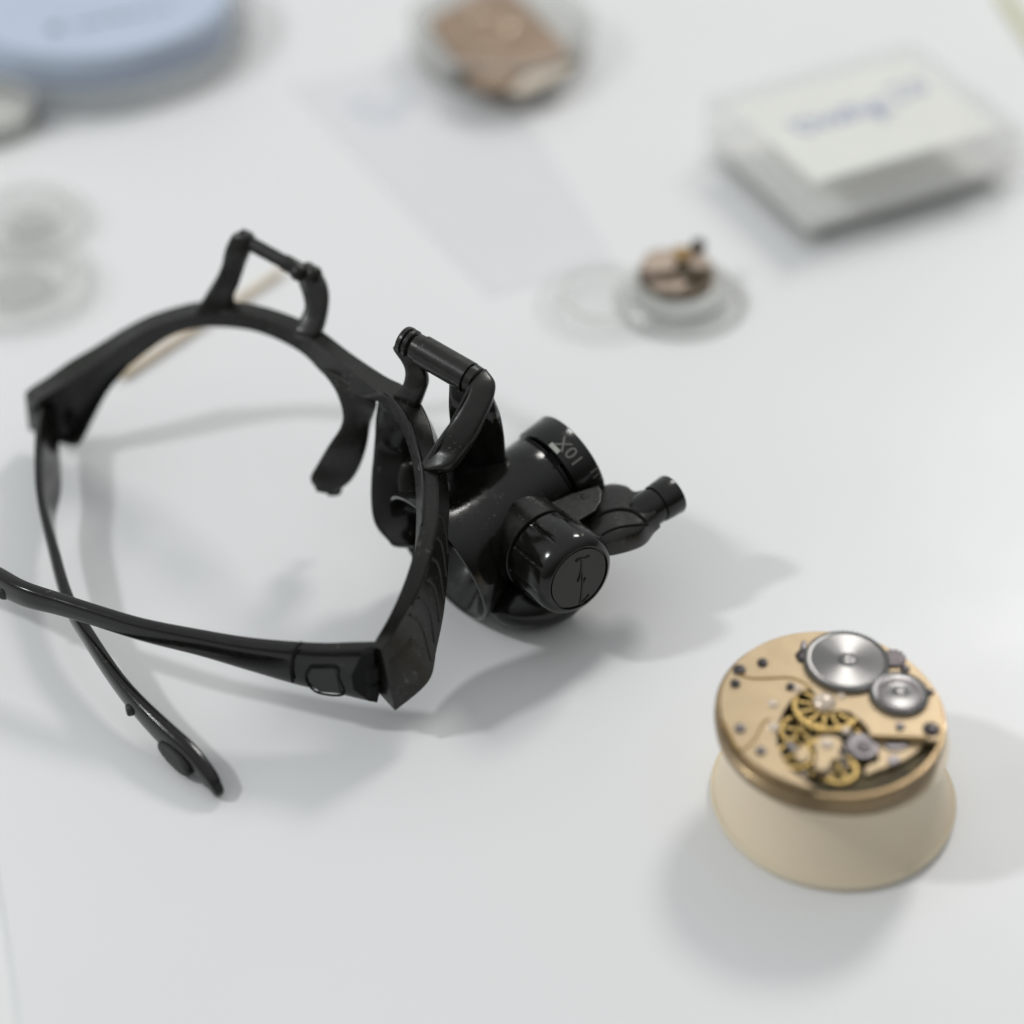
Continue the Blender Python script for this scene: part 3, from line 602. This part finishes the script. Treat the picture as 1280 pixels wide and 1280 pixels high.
# ------------------------------------------------------------------ blue tub, upper left
bc = at(122, -8, 15); bc = V((bc.x, bc.y, 0))
T = thing('blue_tub', bc, 'large round pale blue plastic tub with printing on its lid, top left', 'tub')
mb = MB(); lathe(mb, bc, Z, [(0, .01), (0, 33), (.8, 34.6), (8, 35.8), (8.2, 36.2), (15, 36.6), (16.0, 36.0), (16.2, 34.8), (15.2, 33.8), (15.2, .01)], 96, cap=False); tub = mb.build('tub_lid', M_blue, T, smooth=40)
mb = MB(); lathe(mb, bc+Z*.12, Z, [(0, 36.5), (0, 39.8), (1.0, 41.0), (8.5, 41.4), (9, 40.9), (8.5, 40.4), (1.5, 39.2), (1.4, 36.5)], 96, closed=True); mb.build('clear_collar', M_collar, T, smooth=40)
def scrib(name, pts, z, r, m, par, jig=.8):
    mb = MB()
    for (x, y) in pts:
        c = at(x, y, z); n = 5; q = [c+V((random.uniform(-1.2, 1.2), random.uniform(-1.2, 1.2), .0))*jig for _ in range(n)]
        tube(mb, q, r, m=6)
    return mb.build(name, m, par)
mb = MB(); q = at(69, 36, 15.2); lathe(mb, q, Z, [(0, .01), (0, 1.9), (.25, 1.9), (.25, .01)], 24, cap=False); mb.build('printed_dot', M_inkg, tub)
scrib('printed_line', [(100, 32), (110, 30), (121, 27), (132, 26), (144, 22), (156, 20), (168, 17), (180, 14), (192, 12), (204, 8)], 15.3, .28, M_inkg, tub, 1.0)

# ------------------------------------------------------------------ small tin at the left edge
q = at(-6, 160, .12); T2 = thing('small_pot', q, 'small clear pot with grey-green contents and dark knob at the left edge', 'pot')
mb = MB(); lathe(mb, q, Z, [(0, .01), (0, 10), (.6, 10.6), (9, 11), (9, 10.2), (1, 9.6), (1, .01)], 48, cap=False); mb.build('pot_wall', M_collar, T2)
mb = MB(); lathe(mb, q, Z, [(1.1, .01), (1.1, 9.3), (5, 9.4), (5, .01)], 48, cap=False); mb.build('pot_filling', mat('grey_green_paste', (.52, .52, .49), .7), T2)
mb = MB(); ball(mb, at(41, 146, 3), 2.1); mb.build('pot_knob', mat('dark_grey_plastic', (.09, .09, .10), .5), T2)

# ------------------------------------------------------------------ dish with brown pad, top centre
dc = at(626, 68, .12)
Dd = thing('round_dish', dc, 'clear round plastic dish holding a brown square pad, top centre', 'dish')
mb = MB(); lathe(mb, dc, Z, [(0, .01), (0, 23), (.8, 24.2), (10, 25.2), (10.6, 25.6), (10.6, 24.6), (10, 24.2), (1.8, 23), (1.2, 22), (1.2, .01)], 96, cap=False); mb.build('dish_wall', M_collar, Dd, smooth=40)
mb = MB(); lathe(mb, dc, Z, [(1.3, .01), (1.3, 20), (6.4, 20.6), (6.9, 20.2), (6.9, .01)], 64, cap=False); mb.build('grey_liner', mat('grey_liner_paper', (.50, .50, .485), .7), Dd)
q = [(533, 22), (560, 8), (600, -14), (640, -16), (672, 16), (722, 70), (690, 80), (655, 88), (634, 112), (604, 110), (584, 104), (562, 66)]
pts = [at(x, y, 9) for x, y in q]; o3 = sum(pts, V((0, 0, 0)))/len(pts); BR = thing('brown_pad', (o3.x, o3.y, 6.95), 'brown suede-like square pad lying in the clear round dish', 'pad')
mb = MB(); prism(mb, [V((o3.x+(p.x-o3.x)*.97, o3.y+(p.y-o3.y)*.97, 0)) for p in pts], 6.95, 9); mb.build('pad_body', M_brown, BR, bevel=.4)
mb = MB()
for x, y, r in ((597, 24, .75), (612, 22, .6), (637, 40, .9), (603, 64, .55), (620, 66, .5), (615, 95, .5), (660, 78, .4), (576, 45, .4), (642, 24, .5)): ball(mb, at(x, y, 9.2), r*2.0, 20, 12)
mb.build('highlight_ball', mat('highlight_ball_metal', (.95, .82, .65), .10, metal=1), BR)  # shiny metal balls added on the pad to give blurred highlights
q = [(634, 112), (660, 92), (716, 78), (712, 88), (680, 104), (650, 116)]
mb = MB(); prism(mb, [at(x, y, 8) for x, y in q], 6.95, 8); o = mb.build('cream_wedge', M_beige, None, origin=at(660, 100, 6.95), bevel=.4); tag(o, 'thin cream wedge beside the brown pad in the clear dish', 'wedge')
mb = MB(); lathe(mb, at(577, 102, 6.95), Z, [(0, .01), (0, 1.7), (3, 1.7), (3, .01)], 20, cap=False); o = mb.build('dark_stud', mat('dark_metal_stud', (.10, .10, .09), .4, metal=.6), None, origin=at(577, 102, 6.95)); tag(o, 'tiny dark metal stud left of the brown pad in the clear dish', 'stud')

# ------------------------------------------------------------------ plastic bag
q = [at(362, 108), at(600, 52), at(772, 332), at(612, 371)]
Bg = thing('plastic_bag', q[0], 'flat clear zip bag with faint blue print lying beside the brown pad dish', 'bag')
mb = MB(); n = 24; top = []; rr = random.Random(3)
ph = [(rr.uniform(0, 6), rr.uniform(0, 6)) for _ in range(5)]
def bagpt(u, v, z0):
    p = q[0].lerp(q[1], u).lerp(q[3].lerp(q[2], u), v); e = min(u, 1-u, v, 1-v)*8
    h = .35*sum(math.sin((3+k*2)*u*3+ph[k][0])*math.sin((2+k*1.7)*v*4+ph[k][1]) for k in range(5))
    return V((p.x, p.y, .12+z0+max(0, min(1, e))*(.5+h*.45+.45)))
g = [[bagpt(i/n, j/n, 0) for i in range(n+1)] for j in range(n+1)]
mb.add([p for r_ in g for p in r_], [(j*(n+1)+i, j*(n+1)+i+1, (j+1)*(n+1)+i+1, (j+1)*(n+1)+i) for j in range(n) for i in range(n)])
m_ = len(mb.v)
mb.add([V((p.x, p.y, .06)) for r_ in g for p in r_], [(j*(n+1)+i, (j+1)*(n+1)+i, (j+1)*(n+1)+i+1, j*(n+1)+i+1) for j in range(n) for i in range(n)])
mb.build('bag_film', M_film, Bg, smooth=80)
mb = MB()
for a, b in ((0, 3), (3, 2)):
    tube(mb, [q[a]+Z*.3, q[b]+Z*.3], .45, n=2, m=8)
mb.build('bag_seam', M_clear, Bg)
scrib('printed_line', [(440, 128), (455, 126), (470, 122), (485, 127), (500, 132), (450, 140), (470, 142), (490, 144), (512, 120)], 1.6, .12, mat('pale_blue_print', (.60, .65, .80), .6), Bg, 1.6)

# ------------------------------------------------------------------ small dish with a small movement, and a loose lid
sc_ = at(850, 378, 0)
SD = thing('small_dish', sc_, 'small frosted round dish under the tiny brass watch movement', 'dish')
mb = MB(); lathe(mb, sc_+Z*.12, Z, [(0, .01), (0, 11.2), (.6, 11.9), (4.6, 12.4), (5.0, 12.3), (5.1, 11.6), (4.8, 10.4), (5.2, 9.0), (5.2, .01)], 64, cap=False); mb.build('dish_body', M_collar, SD, smooth=40)
mb = MB(); lathe(mb, sc_, Z, [(.6, .01), (.6, 8.6), (5.1, 8.8), (5.1, .01)], 48, cap=False); mb.build('dish_plug', M_milky, SD)
mb = MB(); lathe(mb, sc_+Z*.12, Z, [(0, 14), (0, 15.5), (.8, 15.7), (1.2, 15.2), (.8, 13.8)], 64, closed=True); mb.build('dish_flange', M_collar, SD)
mc = at(846, 335, 8.5)
SM = thing('small_movement', (mc.x, mc.y, 5.3), 'tiny brass and steel wristwatch movement in the small frosted dish', 'watch')
mb = MB(); lathe(mb, V((mc.x, mc.y, 0)), Z, [(5.3, .01), (5.3, 8.6), (7.2, 9.0), (7.4, 8.7), (7.4, .01)], 48, cap=False); mb.build('main_plate', mat('aged_plate', (.17, .13, .09), .5, metal=.4, vary=.5, vscale=400), SM)
def sslab(name, pts, z0, z1, m):
    mb = MB(); prism(mb, [at(x, y-5, z1) for x, y in pts], z0, z1); return mb.build(name, m, SM, bevel=.3)
sslab('bridge', [(800, 336), (806, 322), (822, 315), (842, 316), (848, 330), (838, 343), (815, 345)], 7.4, 9.4, M_copper)
sslab('bridge', [(858, 318), (876, 316), (888, 328), (884, 340), (862, 338)], 7.4, 9.2, M_copper)
sslab('bridge', [(812, 356), (838, 358), (862, 357), (850, 367), (826, 366)], 7.4, 8.8, M_copper)
mb = MB(); lathe(mb, at(853, 322, 8), Z, [(0, .01), (0, 2.6), (1.6, 2.6), (1.6, .01)], 24, cap=False); mb.build('brass_wheel', mat('orange_brass', (.36, .23, .09), .35, metal=.8), SM)
mb = MB(); lathe(mb, at(872, 343, 8), Z, [(0, .01), (0, 3.2), (.9, 3.2), (.9, .01)], 24, cap=False); mb.build('dark_wheel', M_darkbrass, SM)
mb = MB(); tube(mb, [at(866, 320, 8.8), at(873, 307, 10)], 1.1, n=4); ball(mb, at(873, 307, 10), 1.8); mb.build('winding_stem', M_darkbrass, SM)
lc = at(752, 382, .12)
LL = thing('clear_disc', lc, 'loose clear round lid lying left of the small frosted dish', 'lid', None)
mb = MB(); lathe(mb, lc, Z, [(0, 14.6), (0, 15.6), (2.6, 15.2), (3.0, 14.6), (3.0, .01), (2.4, .01), (2.4, 14.2)], 80, cap=False); mb.build('lid_disc', M_box, LL)
mb = MB(); lathe(mb, lc, Z, [(2.9, 9), (3.4, 9.2), (3.4, 10), (2.9, 10.2)], 64, closed=True); mb.build('lid_ridge', M_collar, LL)

# ------------------------------------------------------------------ clear discs at the left edge
for x, y, r, lab, zz in ((28, 365, 18, 'clear round plastic case lying flat at the left edge, nearest the glasses', 0), (40, 285, 14.5, 'smaller clear round case with ridged lid, behind the case at the left edge', 0)):
    c = at(x, y, .12); o = thing('clear_case', c, lab, 'case', 'clear round cases at the left edge')
    mb = MB(); lathe(mb, c, Z, [(0, .01), (0, r), (.6, r+.5), (4.6, r+.6), (5.2, r), (5.2, .01), (4.5, .01), (4.5, r-.8), (.8, r-.8), (.8, .01)], 72, cap=False); mb.build('case_shell', M_box, o)
    mb = MB(); lathe(mb, c, Z, [(5.2, r*.62), (5.9, r*.63), (5.9, r*.7), (5.2, r*.72)], 64, closed=True); mb.build('case_ridge', M_collar, o)
    mb = MB(); lathe(mb, c, Z, [(.9, .01), (.9, r*.42), (2.4, r*.36), (2.4, .01)], 48, cap=False); mb.build('case_insert', M_collar, o)

# ------------------------------------------------------------------ sticks
mb = MB(); a, b = at(152, 470, 1.3), at(352, 338, 1.3); tube(mb, [a, b], 1.0, n=8, r2=.85); o = mb.build('wooden_stick', M_wood, None, origin=V((a.x, a.y, 0))); tag(o, 'thin pale wooden stick lying behind the brow of the black glasses', 'stick')
mb = MB(); a, b = at(1252, -12, 1.6), at(1300, 62, 1.6); tube(mb, [a, b], 1.6, n=8); o = mb.build('yellow_stick', mat('pale_yellow_plastic', (.68, .66, .42), .5), None, origin=V((a.x, a.y, 0))); tag(o, 'pale yellow plastic stick cut off by the top right corner', 'stick')
